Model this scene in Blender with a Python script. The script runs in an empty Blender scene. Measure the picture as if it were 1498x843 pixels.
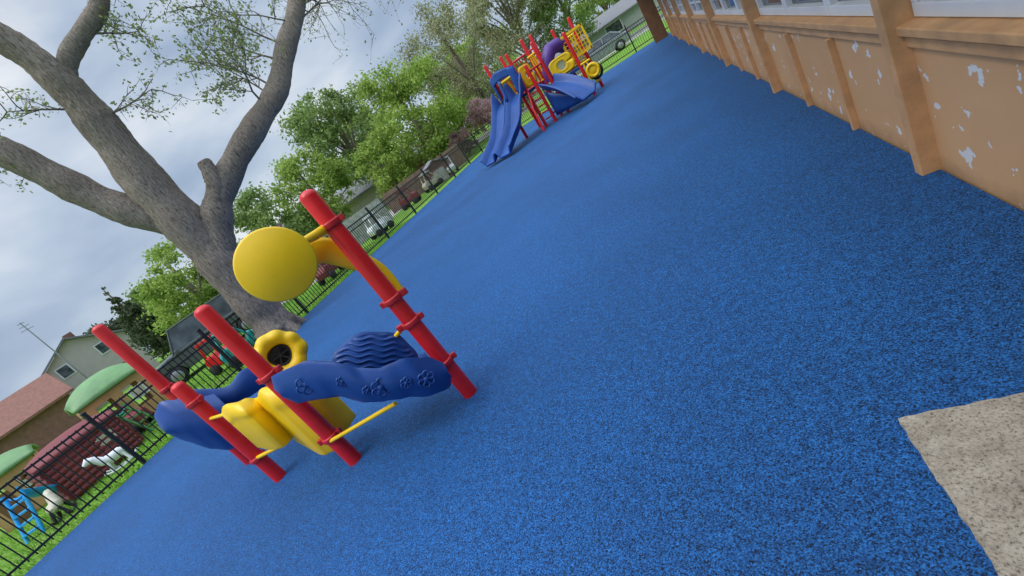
import bpy, math, random
import numpy as np
from mathutils import Vector, Matrix
R=math.radians
scn=bpy.context.scene
scn.view_settings.view_transform='Standard'
try: scn.view_settings.look='None'
except Exception: pass
scn.view_settings.exposure=0
COL=scn.collection
# ------------------------------------------------------------------ materials
def new_mat(name):
    m=bpy.data.materials.new(name); m.use_nodes=True
    nt=m.node_tree; b=nt.nodes['Principled BSDF']; return m,nt,b
def N(nt,t,**kw):
    n=nt.nodes.new(t)
    for k,v in kw.items():
        if k in n.inputs.keys(): n.inputs[k].default_value=v
        else: setattr(n,k,v)
    return n
def L(nt,a,b): nt.links.new(a,b)
def ramp(nt,fac,stops,interp='LINEAR'):
    r=nt.nodes.new('ShaderNodeValToRGB'); r.color_ramp.interpolation=interp
    e=r.color_ramp.elements
    while len(e)<len(stops): e.new(0.5)
    for i,(p,c) in enumerate(stops):
        e[i].position=p; e[i].color=(c[0],c[1],c[2],1) if not isinstance(c,(int,float)) else (c,c,c,1)
    L(nt,fac,r.inputs['Fac']); return r
def coords(nt,scale=(1,1,1),kind='Object'):
    tc=nt.nodes.new('ShaderNodeTexCoord'); mp=nt.nodes.new('ShaderNodeMapping'); mp.inputs['Scale'].default_value=scale
    L(nt,tc.outputs[kind],mp.inputs['Vector']); return mp.outputs['Vector']
def mul(nt,a,b,f=1.0):
    mx=N(nt,'ShaderNodeMix',data_type='RGBA',blend_type='MULTIPLY'); mx.inputs[0].default_value=f
    L(nt,a,mx.inputs[6]); L(nt,b,mx.inputs[7]); return mx.outputs[2]
def simple(name,col,rough=0.5,var=0.12,scale=6,bump=0.0,spec=0.5,metal=0.0,bscale=60):
    m,nt,b=new_mat(name)
    v=coords(nt)
    n=N(nt,'ShaderNodeTexNoise',Scale=scale,Detail=5.0,Roughness=0.6); L(nt,v,n.inputs['Vector'])
    lo=[c*(1-var) for c in col]; hi=[min(1,c*(1+var)) for c in col]
    r=ramp(nt,n.outputs['Fac'],[(0.3,lo),(0.7,hi)]); L(nt,r.outputs['Color'],b.inputs['Base Color'])
    rr=ramp(nt,n.outputs['Fac'],[(0.3,max(0,rough-0.08)),(0.7,min(1,rough+0.1))]); L(nt,rr.outputs['Color'],b.inputs['Roughness'])
    b.inputs['Specular IOR Level'].default_value=spec; b.inputs['Metallic'].default_value=metal
    if bump>0:
        n2=N(nt,'ShaderNodeTexNoise',Scale=bscale,Detail=4.0); L(nt,v,n2.inputs['Vector'])
        bp=N(nt,'ShaderNodeBump',Strength=bump,Distance=0.01); L(nt,n2.outputs['Fac'],bp.inputs['Height']); L(nt,bp.outputs['Normal'],b.inputs['Normal'])
    return m
M={}
M['red']=simple('red_coated_steel',(0.68,0.012,0.014),0.36,0.12,5,0.05)
M['red_dark']=simple('red_plastic_clamp',(0.50,0.012,0.018),0.45,0.15,9,0.05)
M['yellow']=simple('yellow_plastic',(0.90,0.57,0.004),0.40,0.07,4,0.08,bscale=150)
M['blue']=simple('blue_plastic',(0.010,0.058,0.25),0.38,0.18,4,0.08,bscale=150,spec=0.45)
M['blue_slide']=simple('blue_slide_plastic',(0.020,0.080,0.29),0.42,0.2,2,spec=0.35)
M['purple']=simple('purple_plastic',(0.09,0.03,0.22),0.45)
M['black']=simple('black_fence_paint',(0.012,0.012,0.014),0.5)
M['rubber']=simple('black_tyre_rubber',(0.02,0.02,0.02),0.8)
M['white']=simple('white_paint',(0.76,0.77,0.78),0.5,0.06,3)
M['steel']=simple('galvanised_steel',(0.35,0.36,0.38),0.4,metal=0.7)
M['green_roof']=simple('green_toy_roof',(0.16,0.32,0.12),0.55,0.2,3)
M['orange']=simple('orange_toy_wall',(0.58,0.33,0.14),0.55,0.15,3)
M['maroon']=simple('maroon_toy_logs',(0.20,0.03,0.035),0.6)
M['teal']=simple('teal_plastic',(0.02,0.35,0.32),0.4)
M['cyan']=simple('light_blue_plastic',(0.02,0.36,0.75),0.4)
M['toy_green']=simple('green_plastic',(0.08,0.28,0.08),0.45)
M['cream']=simple('cream_plastic',(0.55,0.50,0.38),0.5,0.2)
M['siding']=simple('beige_siding',(0.52,0.45,0.43),0.8,0.08,2)
M['brown_wall']=simple('brown_brick_wall',(0.25,0.12,0.09),0.85,0.25,3)
M['grey_wall']=simple('grey_wall',(0.36,0.38,0.38),0.8,0.1,2)
M['roof_grey']=simple('grey_shingles',(0.20,0.20,0.21),0.9,0.2,4)
M['roof_red']=simple('red_brown_shingles',(0.26,0.12,0.09),0.9,0.25,4)
M['car_silver']=simple('silver_car_paint',(0.32,0.34,0.37),0.25,0.03,metal=0.5)
M['car_grey']=simple('grey_car_paint',(0.12,0.13,0.14),0.3,0.03,metal=0.3)
M['wood_fence']=simple('weathered_white_boards',(0.46,0.44,0.41),0.8,0.3,5)
M['brown_fence']=simple('weathered_brown_boards',(0.27,0.17,0.13),0.85,0.3,5)
M['brown_post']=simple('brown_painted_timber',(0.19,0.085,0.035),0.7,0.25,6,0.2)
M['trim']=simple('tan_painted_trim',(0.62,0.34,0.155),0.65,0.18,7,0.25)
M['curtain']=simple('grey_window_blind',(0.32,0.34,0.37),0.8,0.1,4)
M['asphalt']=simple('asphalt',(0.06,0.06,0.062),0.9,0.2,3)
M['kerb']=simple('kerb_concrete',(0.40,0.39,0.36),0.9,0.15,3)
def glass_mat():
    m,nt,b=new_mat('window_glass'); b.inputs['Roughness'].default_value=0.06
    b.inputs['Specular IOR Level'].default_value=0.9
    v=coords(nt); n=N(nt,'ShaderNodeTexNoise',Scale=2.0); L(nt,v,n.inputs['Vector'])
    r=ramp(nt,n.outputs['Fac'],[(0.35,(0.03,0.04,0.05)),(0.7,(0.12,0.14,0.16))]); L(nt,r.outputs['Color'],b.inputs['Base Color'])
    return m
M['glass']=glass_mat()
M['lens']=simple('lamp_lens',(0.6,0.55,0.5),0.2)
def rubber_ground():
    m,nt,b=new_mat('blue_rubber_granules')
    v=coords(nt)
    dn=N(nt,'ShaderNodeTexNoise',Scale=160.0,Detail=1.0); L(nt,v,dn.inputs['Vector'])
    vm=N(nt,'ShaderNodeVectorMath',operation='SCALE'); vm.inputs['Scale'].default_value=0.004; L(nt,dn.outputs['Color'],vm.inputs[0])
    va=N(nt,'ShaderNodeVectorMath',operation='ADD'); L(nt,v,va.inputs[0]); L(nt,vm.outputs[0],va.inputs[1])
    vo=N(nt,'ShaderNodeTexVoronoi',Scale=250.0); L(nt,va.outputs[0],vo.inputs['Vector'])
    sp=N(nt,'ShaderNodeSeparateColor'); L(nt,vo.outputs['Color'],sp.inputs[0])
    cr=ramp(nt,sp.outputs[0],[(0.0,(0.003,0.008,0.02)),(0.18,(0.005,0.024,0.075)),(0.34,(0.008,0.060,0.205)),(0.64,(0.011,0.098,0.315)),(0.95,(0.022,0.155,0.45))])
    n2=N(nt,'ShaderNodeTexNoise',Scale=125.0,Detail=3.0,Roughness=0.75); L(nt,v,n2.inputs['Vector'])
    r2=ramp(nt,n2.outputs['Fac'],[(0.37,0.42),(0.50,1.0),(0.7,1.20)])
    c=mul(nt,cr.outputs['Color'],r2.outputs['Color'])
    n5=N(nt,'ShaderNodeTexNoise',Scale=24.0,Detail=5.0,Roughness=0.85); L(nt,v,n5.inputs['Vector'])
    r5=ramp(nt,n5.outputs['Fac'],[(0.33,0.62),(0.67,1.33)]); c=mul(nt,c,r5.outputs['Color'])
    n3=N(nt,'ShaderNodeTexNoise',Scale=0.7,Detail=5.0); L(nt,v,n3.inputs['Vector'])
    r3=ramp(nt,n3.outputs['Fac'],[(0.3,0.84),(0.7,1.12)]); c=mul(nt,c,r3.outputs['Color'])
    L(nt,c,b.inputs['Base Color'])
    b.inputs['Roughness'].default_value=0.68; b.inputs['Specular IOR Level'].default_value=0.22
    b.inputs['Sheen Weight'].default_value=0.13; b.inputs['Sheen Roughness'].default_value=0.5; b.inputs['Sheen Tint'].default_value=(0.3,0.65,1,1)
    bp=N(nt,'ShaderNodeBump',Strength=0.5,Distance=0.003); L(nt,vo.outputs['Distance'],bp.inputs['Height']); L(nt,bp.outputs['Normal'],b.inputs['Normal'])
    return m
M['ground_rubber']=rubber_ground()
def grass_ground():
    m,nt,b=new_mat('grass_ground'); v=coords(nt)
    n=N(nt,'ShaderNodeTexNoise',Scale=9.0,Detail=8.0,Roughness=0.7); L(nt,v,n.inputs['Vector'])
    r=ramp(nt,n.outputs['Fac'],[(0.3,(0.06,0.14,0.014)),(0.5,(0.14,0.29,0.035)),(0.72,(0.25,0.40,0.07))])
    n2=N(nt,'ShaderNodeTexNoise',Scale=0.35,Detail=3.0); L(nt,v,n2.inputs['Vector'])
    mx=N(nt,'ShaderNodeMix',data_type='RGBA'); r2=ramp(nt,n2.outputs['Fac'],[(0.5,0.0),(0.75,0.5)]); L(nt,r2.outputs['Color'],mx.inputs[0])
    L(nt,r.outputs['Color'],mx.inputs[6]); mx.inputs[7].default_value=(0.20,0.20,0.09,1)
    L(nt,mx.outputs[2],b.inputs['Base Color']); b.inputs['Roughness'].default_value=0.95; b.inputs['Specular IOR Level'].default_value=0.1
    return m
M['grass']=grass_ground()
def concrete():
    m,nt,b=new_mat('aged_concrete'); v=coords(nt)
    n=N(nt,'ShaderNodeTexNoise',Scale=9.0,Detail=9.0,Roughness=0.8); L(nt,v,n.inputs['Vector'])
    r=ramp(nt,n.outputs['Fac'],[(0.32,(0.18,0.15,0.115)),(0.45,(0.39,0.34,0.27)),(0.58,(0.50,0.445,0.36)),(0.75,(0.66,0.61,0.52))])
    vo=N(nt,'ShaderNodeTexNoise',Scale=120.0,Detail=5.0,Roughness=0.75); L(nt,v,vo.inputs['Vector'])
    r2=ramp(nt,vo.outputs['Fac'],[(0.37,0.30),(0.45,0.88),(0.7,1.2)])
    c=mul(nt,r.outputs['Color'],r2.outputs['Color'])
    vp=N(nt,'ShaderNodeTexVoronoi',Scale=46.0); L(nt,v,vp.inputs['Vector'])
    rp_=ramp(nt,vp.outputs['Distance'],[(0.07,0.2),(0.17,1.0)])
    c=mul(nt,c,rp_.outputs['Color'],0.75); L(nt,c,b.inputs['Base Color'])
    b.inputs['Roughness'].default_value=0.9
    bp=N(nt,'ShaderNodeBump',Strength=0.9,Distance=0.008); L(nt,vo.outputs['Fac'],bp.inputs['Height']); L(nt,bp.outputs['Normal'],b.inputs['Normal'])
    return m
M['concrete']=concrete()
def peeling():
    m,nt,b=new_mat('peeling_tan_paint'); v=coords(nt)
    n=N(nt,'ShaderNodeTexNoise',Scale=1.3,Detail=6.0); L(nt,v,n.inputs['Vector'])
    r=ramp(nt,n.outputs['Fac'],[(0.3,(0.61,0.33,0.145)),(0.7,(0.72,0.41,0.20))])
    n2=N(nt,'ShaderNodeTexNoise',Scale=9.5,Detail=3.0,Roughness=0.55,Distortion=0.1); L(nt,v,n2.inputs['Vector'])
    n3=N(nt,'ShaderNodeTexNoise',Scale=3.1,Detail=1.0); L(nt,v,n3.inputs['Vector'])
    ad=N(nt,'ShaderNodeMath',operation='MULTIPLY_ADD'); ad.inputs[1].default_value=0.35; L(nt,n3.outputs['Fac'],ad.inputs[0]); L(nt,n2.outputs['Fac'],ad.inputs[2])
    mr=N(nt,'ShaderNodeMapRange'); mr.inputs['From Min'].default_value=0.826; mr.inputs['From Max'].default_value=0.831; L(nt,ad.outputs[0],mr.inputs['Value'])
    mx=N(nt,'ShaderNodeMix',data_type='RGBA'); L(nt,mr.outputs[0],mx.inputs[0]); L(nt,r.outputs['Color'],mx.inputs[6]); mx.inputs[7].default_value=(0.76,0.74,0.72,1)
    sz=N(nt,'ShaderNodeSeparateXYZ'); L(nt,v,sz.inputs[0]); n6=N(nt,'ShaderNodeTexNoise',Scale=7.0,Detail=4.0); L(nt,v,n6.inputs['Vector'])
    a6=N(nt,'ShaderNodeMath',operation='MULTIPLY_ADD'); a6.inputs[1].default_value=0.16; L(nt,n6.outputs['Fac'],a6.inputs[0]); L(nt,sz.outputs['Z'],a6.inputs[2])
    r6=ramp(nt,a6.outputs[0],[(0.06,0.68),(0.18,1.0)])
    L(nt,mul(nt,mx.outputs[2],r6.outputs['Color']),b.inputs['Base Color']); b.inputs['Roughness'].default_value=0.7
    n4=N(nt,'ShaderNodeTexNoise',Scale=45.0); L(nt,v,n4.inputs['Vector'])
    sm=N(nt,'ShaderNodeMath',operation='SUBTRACT'); L(nt,n4.outputs['Fac'],sm.inputs[0]); L(nt,mr.outputs[0],sm.inputs[1])
    bp=N(nt,'ShaderNodeBump',Strength=0.35,Distance=0.004); L(nt,sm.outputs[0],bp.inputs['Height']); L(nt,bp.outputs['Normal'],b.inputs['Normal'])
    return m
M['peel']=peeling()
def bark():
    m,nt,b=new_mat('furrowed_bark'); v=coords(nt,(10,10,2.0))
    n=N(nt,'ShaderNodeTexNoise',Scale=3.8,Detail=10.0,Roughness=0.72,Distortion=0.7); L(nt,v,n.inputs['Vector'])
    r=ramp(nt,n.outputs['Fac'],[(0.34,(0.085,0.065,0.05)),(0.46,(0.28,0.225,0.18)),(0.66,(0.50,0.42,0.35))])
    v2=coords(nt); n2=N(nt,'ShaderNodeTexNoise',Scale=1.2,Detail=3.0); L(nt,v2,n2.inputs['Vector'])
    r2=ramp(nt,n2.outputs['Fac'],[(0.3,0.75),(0.7,1.15)])
    L(nt,mul(nt,r.outputs['Color'],r2.outputs['Color']),b.inputs['Base Color'])
    b.inputs['Roughness'].default_value=0.95; b.inputs['Specular IOR Level'].default_value=0.1
    bp=N(nt,'ShaderNodeBump',Strength=0.9,Distance=0.05); L(nt,n.outputs['Fac'],bp.inputs['Height']); L(nt,bp.outputs['Normal'],b.inputs['Normal'])
    return m
M['bark']=bark()
def leaf(name,a,c,d):
    m,nt,b=new_mat(name)
    g=nt.nodes.new('ShaderNodeNewGeometry'); v=coords(nt)
    n=N(nt,'ShaderNodeTexNoise',Scale=0.8,Detail=2.0); L(nt,v,n.inputs['Vector'])
    ad=N(nt,'ShaderNodeMath',operation='MULTIPLY_ADD'); ad.inputs[1].default_value=0.45; L(nt,g.outputs['Random Per Island'],ad.inputs[0]); L(nt,n.outputs['Fac'],ad.inputs[2])
    r=ramp(nt,ad.outputs[0],[(0.4,a),(0.7,c),(0.98,d)])
    L(nt,r.outputs['Color'],b.inputs['Base Color']); b.inputs['Roughness'].default_value=0.6; b.inputs['Specular IOR Level'].default_value=0.2
    tr=nt.nodes.new('ShaderNodeBsdfTranslucent'); L(nt,r.outputs['Color'],tr.inputs['Color'])
    ms=nt.nodes.new('ShaderNodeMixShader'); ms.inputs[0].default_value=0.45
    out=nt.nodes['Material Output']; L(nt,b.outputs[0],ms.inputs[1]); L(nt,tr.outputs[0],ms.inputs[2]); L(nt,ms.outputs[0],out.inputs['Surface'])
    return m
M['leaf_bright']=leaf('bright_green_leaves',(0.14,0.23,0.045),(0.31,0.43,0.08),(0.48,0.60,0.16))
M['leaf_mid']=leaf('green_leaves',(0.10,0.17,0.055),(0.23,0.33,0.09),(0.38,0.48,0.17))
M['leaf_olive']=leaf('olive_spring_leaves',(0.18,0.18,0.095),(0.33,0.33,0.17),(0.50,0.50,0.29))
M['leaf_dark']=leaf('dark_conifer_needles',(0.04,0.06,0.035),(0.09,0.12,0.06),(0.15,0.18,0.09))
M['leaf_pink']=leaf('pink_blossom',(0.36,0.18,0.21),(0.52,0.32,0.35),(0.66,0.46,0.49))
M['leaf_red']=leaf('dark_red_leaves',(0.14,0.085,0.085),(0.26,0.16,0.155),(0.38,0.25,0.23))
M['leaf_young']=leaf('young_yellow_green_leaves',(0.15,0.19,0.06),(0.26,0.32,0.11),(0.40,0.45,0.20))
M['blade']=leaf('grass_blades',(0.08,0.19,0.015),(0.17,0.36,0.035),(0.30,0.50,0.08))
# ------------------------------------------------------------------ mesh helpers
class MB:
    def __init__(s): s.v=[]; s.f=[]; s.smooth=[]
    def add(s,vs,fs,smooth=False):
        o=len(s.v); s.v+= [tuple(p) for p in vs]; s.f+=[tuple(i+o for i in f) for f in fs]; s.smooth+=[smooth]*len(fs); return s
    def box(s,c,d,rz=0.0):
        hx,hy,hz=d[0]/2,d[1]/2,d[2]/2; ca,sa=math.cos(rz),math.sin(rz); vs=[]
        for z in(-hz,hz):
            for x,y in((-hx,-hy),(hx,-hy),(hx,hy),(-hx,hy)):
                vs.append((c[0]+x*ca-y*sa,c[1]+x*sa+y*ca,c[2]+z))
        return s.add(vs,[(0,3,2,1),(4,5,6,7),(0,1,5,4),(1,2,6,5),(2,3,7,6),(3,0,4,7)])
    def tube(s,pts,rad,seg=12,jit=0.0,rng=None,dome=False):
        pts=[Vector(p) for p in pts]; n=len(pts)
        if isinstance(rad,(int,float)): rad=[rad]*n
        rad=list(rad)
        if dome:
            d=(pts[-1]-pts[-2]).normalized(); r0=rad[-1]; e=pts[-1]; 
            for a in (0.35,0.7,1.0,1.3,1.5):
                pts.append(e+d*r0*0.75*math.sin(a)); rad.append(r0*max(0.03,math.cos(a)))
            n=len(pts)
        T=[]
        for i in range(n):
            a=pts[max(0,i-1)]; b=pts[min(n-1,i+1)]; T.append((b-a).normalized())
        up=Vector((0,0,1)) if abs(T[0].z)<0.9 else Vector((1,0,0))
        nx=T[0].cross(up).normalized(); vs=[]; fs=[]
        for i in range(n):
            if i: 
                nx=(nx-T[i]*nx.dot(T[i])).normalized()
            ny=T[i].cross(nx)
            for k in range(seg):
                a=2*math.pi*k/seg; rr=rad[i]*(1+(rng.uniform(-jit,jit) if rng else 0))
                vs.append(pts[i]+nx*math.cos(a)*rr+ny*math.sin(a)*rr)
        for i in range(n-1):
            for k in range(seg):
                k2=(k+1)%seg; fs.append((i*seg+k,i*seg+k2,(i+1)*seg+k2,(i+1)*seg+k))
        s.add(vs,fs,True)
        s.add([vs[k] for k in range(seg)],[tuple(reversed(range(seg)))]); s.add([vs[(n-1)*seg+k] for k in range(seg)],[tuple(range(seg))])
        return s
    def grid(s,fn,nu,nv,smooth=True):
        vs=[fn(i/nu,j/nv) for i in range(nu+1) for j in range(nv+1)]; fs=[]
        for i in range(nu):
            for j in range(nv):
                a=i*(nv+1)+j; fs.append((a,a+nv+1,a+nv+2,a+1))
        return s.add(vs,fs,smooth)
    def prism(s,prof,p0,ax,ay,ext):
        p0=Vector(p0);ax=Vector(ax);ay=Vector(ay);ext=Vector(ext); n=len(prof)
        a=[p0+ax*u+ay*v for u,v in prof]; b=[p+ext for p in a]
        fs=[tuple(range(n)),tuple(reversed(range(n,2*n)))]+[(i,n+i,n+(i+1)%n,(i+1)%n) for i in range(n)]
        return s.add(a+b,fs)
    def obj(s,name,mat,parent=None,solid=0,bevel=0,sub=0,offset=0,origin=None):
        me=bpy.data.meshes.new(name); 
        vs=s.v
        if origin is not None: vs=[(p[0]-origin[0],p[1]-origin[1],p[2]-origin[2]) for p in vs]
        me.from_pydata(vs,[],s.f); me.polygons.foreach_set('use_smooth',s.smooth); me.update()
        ob=bpy.data.objects.new(name,me); COL.objects.link(ob); me.materials.append(M[mat] if isinstance(mat,str) else mat)
        if origin is not None: ob.location=origin
        if parent is not None: ob.parent=parent
        if solid: m=ob.modifiers.new('s','SOLIDIFY'); m.thickness=solid; m.offset=offset
        if bevel: m=ob.modifiers.new('b','BEVEL'); m.width=bevel; m.segments=2; m.limit_method='ANGLE'; m.angle_limit=R(40)
        if sub: m=ob.modifiers.new('u','SUBSURF'); m.levels=sub; m.render_levels=sub
        return ob
def empty(name,loc,label,cat,group=None,rz=0,sc=1.0):
    e=bpy.data.objects.new(name,None); e.location=loc; e.rotation_euler=(0,0,rz); e.scale=(sc,sc,sc); COL.objects.link(e); e['label']=label; e['category']=cat
    if group: e['group']=group
    return e
def top(ob,label,cat,group=None):
    ob['label']=label; ob['category']=cat
    if group: ob['group']=group
    return ob
def P(az,r,z): a=R(az); return Vector((r*math.sin(a),r*math.cos(a),z))
def interp(x,keys):
    for (a,va),(b,vb) in zip(keys,keys[1:]):
        if a<=x<=b:
            t=(x-a)/(b-a); t=t*t*(3-2*t)*0.5+t*0.5; return va+(vb-va)*t
    return keys[0][1] if x<keys[0][0] else keys[-1][1]
def leaves_mesh(name,mat,parent,pts,size,rng,aspect=0.6):
    n=len(pts); c=np.asarray(pts,dtype=np.float32)
    a=rng.normal(size=(n,3)); a/=np.linalg.norm(a,axis=1)[:,None]
    b=rng.normal(size=(n,3)); b-=a*(a*b).sum(1)[:,None]; b/=np.linalg.norm(b,axis=1)[:,None]
    sz=(size*rng.uniform(0.6,1.35,n))[:,None]
    v=np.empty((n,4,3),dtype=np.float32)
    v[:,0]=c-a*sz; v[:,1]=c+b*sz*aspect; v[:,2]=c+a*sz; v[:,3]=c-b*sz*aspect
    me=bpy.data.meshes.new(name); me.vertices.add(4*n); me.vertices.foreach_set('co',v.ravel())
    me.loops.add(4*n); me.loops.foreach_set('vertex_index',np.arange(4*n,dtype=np.int32))
    me.polygons.add(n); me.polygons.foreach_set('loop_start',np.arange(0,4*n,4,dtype=np.int32))
    try: me.polygons.foreach_set('loop_total',np.full(n,4,dtype=np.int32))
    except Exception: pass
    me.update(calc_edges=True); me.validate()
    ob=bpy.data.objects.new(name,me); COL.objects.link(ob); me.materials.append(M[mat]); ob.parent=parent; return ob
def tree(loc,h,rad,mat,label,seed,n=9000,leaf_size=0.16,trunk_r=0.2,base=0.25,name='broadleaf_tree',clumps=60,shape='round',fill=0.26,kind_group='trees beyond the fence'):
    rng=np.random.default_rng(seed); rr=random.Random(seed)
    e=empty(name,loc,label,'tree',kind_group)
    cz=h*(base+(1-base)/2); rz=h*(1-base)/2
    C=[];rads=[]
    while len(C)<clumps:
        p=rng.uniform(-1,1,3); d=np.linalg.norm(p)
        if d>1 or d<0.4: continue
        k=1.0
        if shape=='cone': k=max(0.12,(1-(p[2]+1)/2)); 
        C.append((p[0]*rad*k*0.85,p[1]*rad*k*0.85,cz+p[2]*rz*0.88)); rads.append(rad*fill*rng.uniform(0.5,1.2)*(k if shape=='cone' else 1))
    n=int(n*1.25); leaf_size*=0.88
    w=np.array(rads)**2; w/=w.sum(); idx=rng.choice(len(C),n,p=w)
    d=rng.normal(size=(n,3)); d/=np.linalg.norm(d,axis=1)[:,None]; d*= (rng.uniform(0,1,n)**0.5)[:,None]*(1+0.28*rng.normal(size=n))[:,None]
    pts=np.array(C)[idx]+d*np.array(rads)[idx][:,None]*np.array([1,1,0.7])
    leaves_mesh('crown',mat,e,pts,leaf_size,rng)
    mb=MB()
    mb.tube([(0,0,-0.1),(0.03*h*rr.uniform(-1,1),0.02*h,h*base),(0.03*h*rr.uniform(-1,1),0,h*0.55),(0,0,h*0.85)],[trunk_r*1.25,trunk_r,trunk_r*0.6,trunk_r*0.15],8)
    for i in range(16):
        c=C[rr.randrange(len(C))]; z0=min(h*0.7,max(h*base*0.8,c[2]*0.55)); 
        mb.tube([(0,0,z0),(c[0]*0.5,c[1]*0.5,(z0+c[2])/2+0.03*h),c],[trunk_r*0.45,trunk_r*0.28,trunk_r*0.08],5)
    mb.obj('trunk','bark',e)
    return e
# ------------------------------------------------------------------ camera
Zc=Vector((-0.539,0.773,0.335)).normalized(); Yc=Vector((0.2267,0.5166,-0.8257)); Yc=(Yc-Zc*Yc.dot(Zc)).normalized(); Xc=Yc.cross(Zc)
cam=bpy.data.cameras.new('camera'); cam.sensor_width=36; cam.lens=641/1498*36; cam.clip_end=2000; cam.clip_start=0.05
co=bpy.data.objects.new('camera',cam); COL.objects.link(co)
co.matrix_world=Matrix.Translation((0,0,1.5))@Matrix((Xc,Yc,Zc)).to_4x4(); scn.camera=co
# ------------------------------------------------------------------ light
sun_el,sun_az=R(60),R(215)
S=Vector((math.cos(sun_el)*math.sin(sun_az),math.cos(sun_el)*math.cos(sun_az),math.sin(sun_el)))
sl=bpy.data.lights.new('sun','SUN'); sl.energy=1.5; sl.angle=R(30); sl.color=(1,0.95,0.87)
so=bpy.data.objects.new('sun',sl); COL.objects.link(so); so.rotation_euler=S.to_track_quat('Z','Y').to_euler()
w=bpy.data.worlds.new('World'); scn.world=w; w.use_nodes=True; nt=w.node_tree
bg=nt.nodes['Background']; sky=nt.nodes.new('ShaderNodeTexSky'); sky.sky_type='NISHITA'; sky.sun_disc=False; sky.sun_elevation=sun_el; sky.sun_rotation=sun_az
L(nt,sky.outputs[0],bg.inputs[0]); bg.inputs[1].default_value=0.11
tc=nt.nodes.new('ShaderNodeTexCoord'); mp=nt.nodes.new('ShaderNodeMapping'); mp.inputs['Scale'].default_value=(1,1,2.4); mp.inputs['Rotation'].default_value=(0.25,-0.3,0.9); L(nt,tc.outputs['Generated'],mp.inputs['Vector'])
n1=N(nt,'ShaderNodeTexNoise',Scale=2.2,Detail=6.0,Roughness=0.47,Distortion=0.25); L(nt,mp.outputs[0],n1.inputs['Vector'])
n2=N(nt,'ShaderNodeTexNoise',Scale=1.3,Detail=3.0,Roughness=0.5); L(nt,mp.outputs[0],n2.inputs['Vector'])
cr=ramp(nt,n1.outputs['Fac'],[(0.32,(0.27,0.36,0.50)),(0.45,(0.40,0.50,0.66)),(0.56,(0.60,0.69,0.81)),(0.68,(0.95,0.97,1.0))])
b2=nt.nodes.new('ShaderNodeBackground'); L(nt,cr.outputs[0],b2.inputs[0])
sx_=nt.nodes.new('ShaderNodeSeparateXYZ'); L(nt,tc.outputs['Generated'],sx_.inputs[0])
mrz=N(nt,'ShaderNodeMapRange'); mrz.inputs['From Min'].default_value=0.6; mrz.inputs['From Max'].default_value=1.0; mrz.inputs['To Min'].default_value=1.0; mrz.inputs['To Max'].default_value=4.8; L(nt,sx_.outputs['Z'],mrz.inputs['Value']); L(nt,mrz.outputs[0],b2.inputs[1])
mr=ramp(nt,n2.outputs['Fac'],[(0.35,0.80),(0.6,0.97)])
ms=nt.nodes.new('ShaderNodeMixShader'); L(nt,mr.outputs[0],ms.inputs[0]); L(nt,bg.outputs[0],ms.inputs[1]); L(nt,b2.outputs[0],ms.inputs[2]); L(nt,ms.outputs[0],nt.nodes['World Output'].inputs[0])
# ------------------------------------------------------------------ ground
def struct(ob): ob['kind']='structure'; return ob
mb=MB(); mb.grid(lambda u,v:(-600+1200*u,-600+1200*v,-0.05),12,12,False); struct(mb.obj('ground','grass'))
mb=MB(); mb.box((-4.46,10.0,-0.03),(10.94,28.6,0.06)); struct(mb.obj('rubber_surface','ground_rubber'))
mb=MB()
rs=random.Random(4); edge=[]
for i in range(61): edge.append((0.215+0.8*i/60,1.254+rs.uniform(-.003,.003)))
left=[(0.215+rs.uniform(-.003,.003),1.25-5.2*i/300) for i in range(301)]
mb.prism([(1.018,-3.95)]+[(1.018,1.25)]+list(reversed(edge[:-1]))[:-1]+left,(0,0,-0.01),(1,0,0),(0,1,0),(0,0,.02)); struct(mb.obj('concrete_slab','concrete'))
mb=MB(); mb.grid(lambda u,v:(-200+400*u,42+7*v,-0.044),20,1,False); struct(mb.obj('road','asphalt'))
for y in(41.9,49.1):
    mb=MB(); mb.box((0,y,0.01),(400,0.18,0.13)); struct(mb.obj('kerb','kerb'))
mb=MB(); mb.box((0,39.6,-0.02),(400,1.4,0.07)); struct(mb.obj('pavement','kerb'))
mb=MB(); mb.grid(lambda u,v:(-20.5+5.5*u,13+17*v,-0.046),4,10,False); struct(mb.obj('paved_path','kerb'))
mb=MB(); 
for i in range(60): mb.box((-150+5*i,45.5,-0.0385),(2.2,0.12,0.003))
struct(mb.obj('road_marking','white'))
rng=np.random.default_rng(5); n=30000
px=-10.0-rng.uniform(0,1,n)**1.5*7; py=rng.uniform(0.5,15,n); hh=rng.uniform(0.03,0.09,n); an=rng.uniform(0,6.28,n); ww=0.008+0*hh
v=np.empty((n,3,3),dtype=np.float32)
v[:,0]=np.stack([px-np.cos(an)*ww,py-np.sin(an)*ww,-0.05+0*px],1); v[:,1]=np.stack([px+np.cos(an)*ww,py+np.sin(an)*ww,-0.05+0*px],1)
v[:,2]=np.stack([px+rng.normal(0,0.02,n),py+rng.normal(0,0.02,n),-0.05+hh],1)
me=bpy.data.meshes.new('grass'); me.from_pydata(v.reshape(-1,3).tolist(),[],np.arange(3*n).reshape(-1,3).tolist()); me.materials.append(M['blade'])
g=bpy.data.objects.new('grass',me); COL.objects.link(g); g['kind']='stuff'; g['label']='bright green lawn grass blades beyond the black fence'; g['category']='grass'
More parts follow.
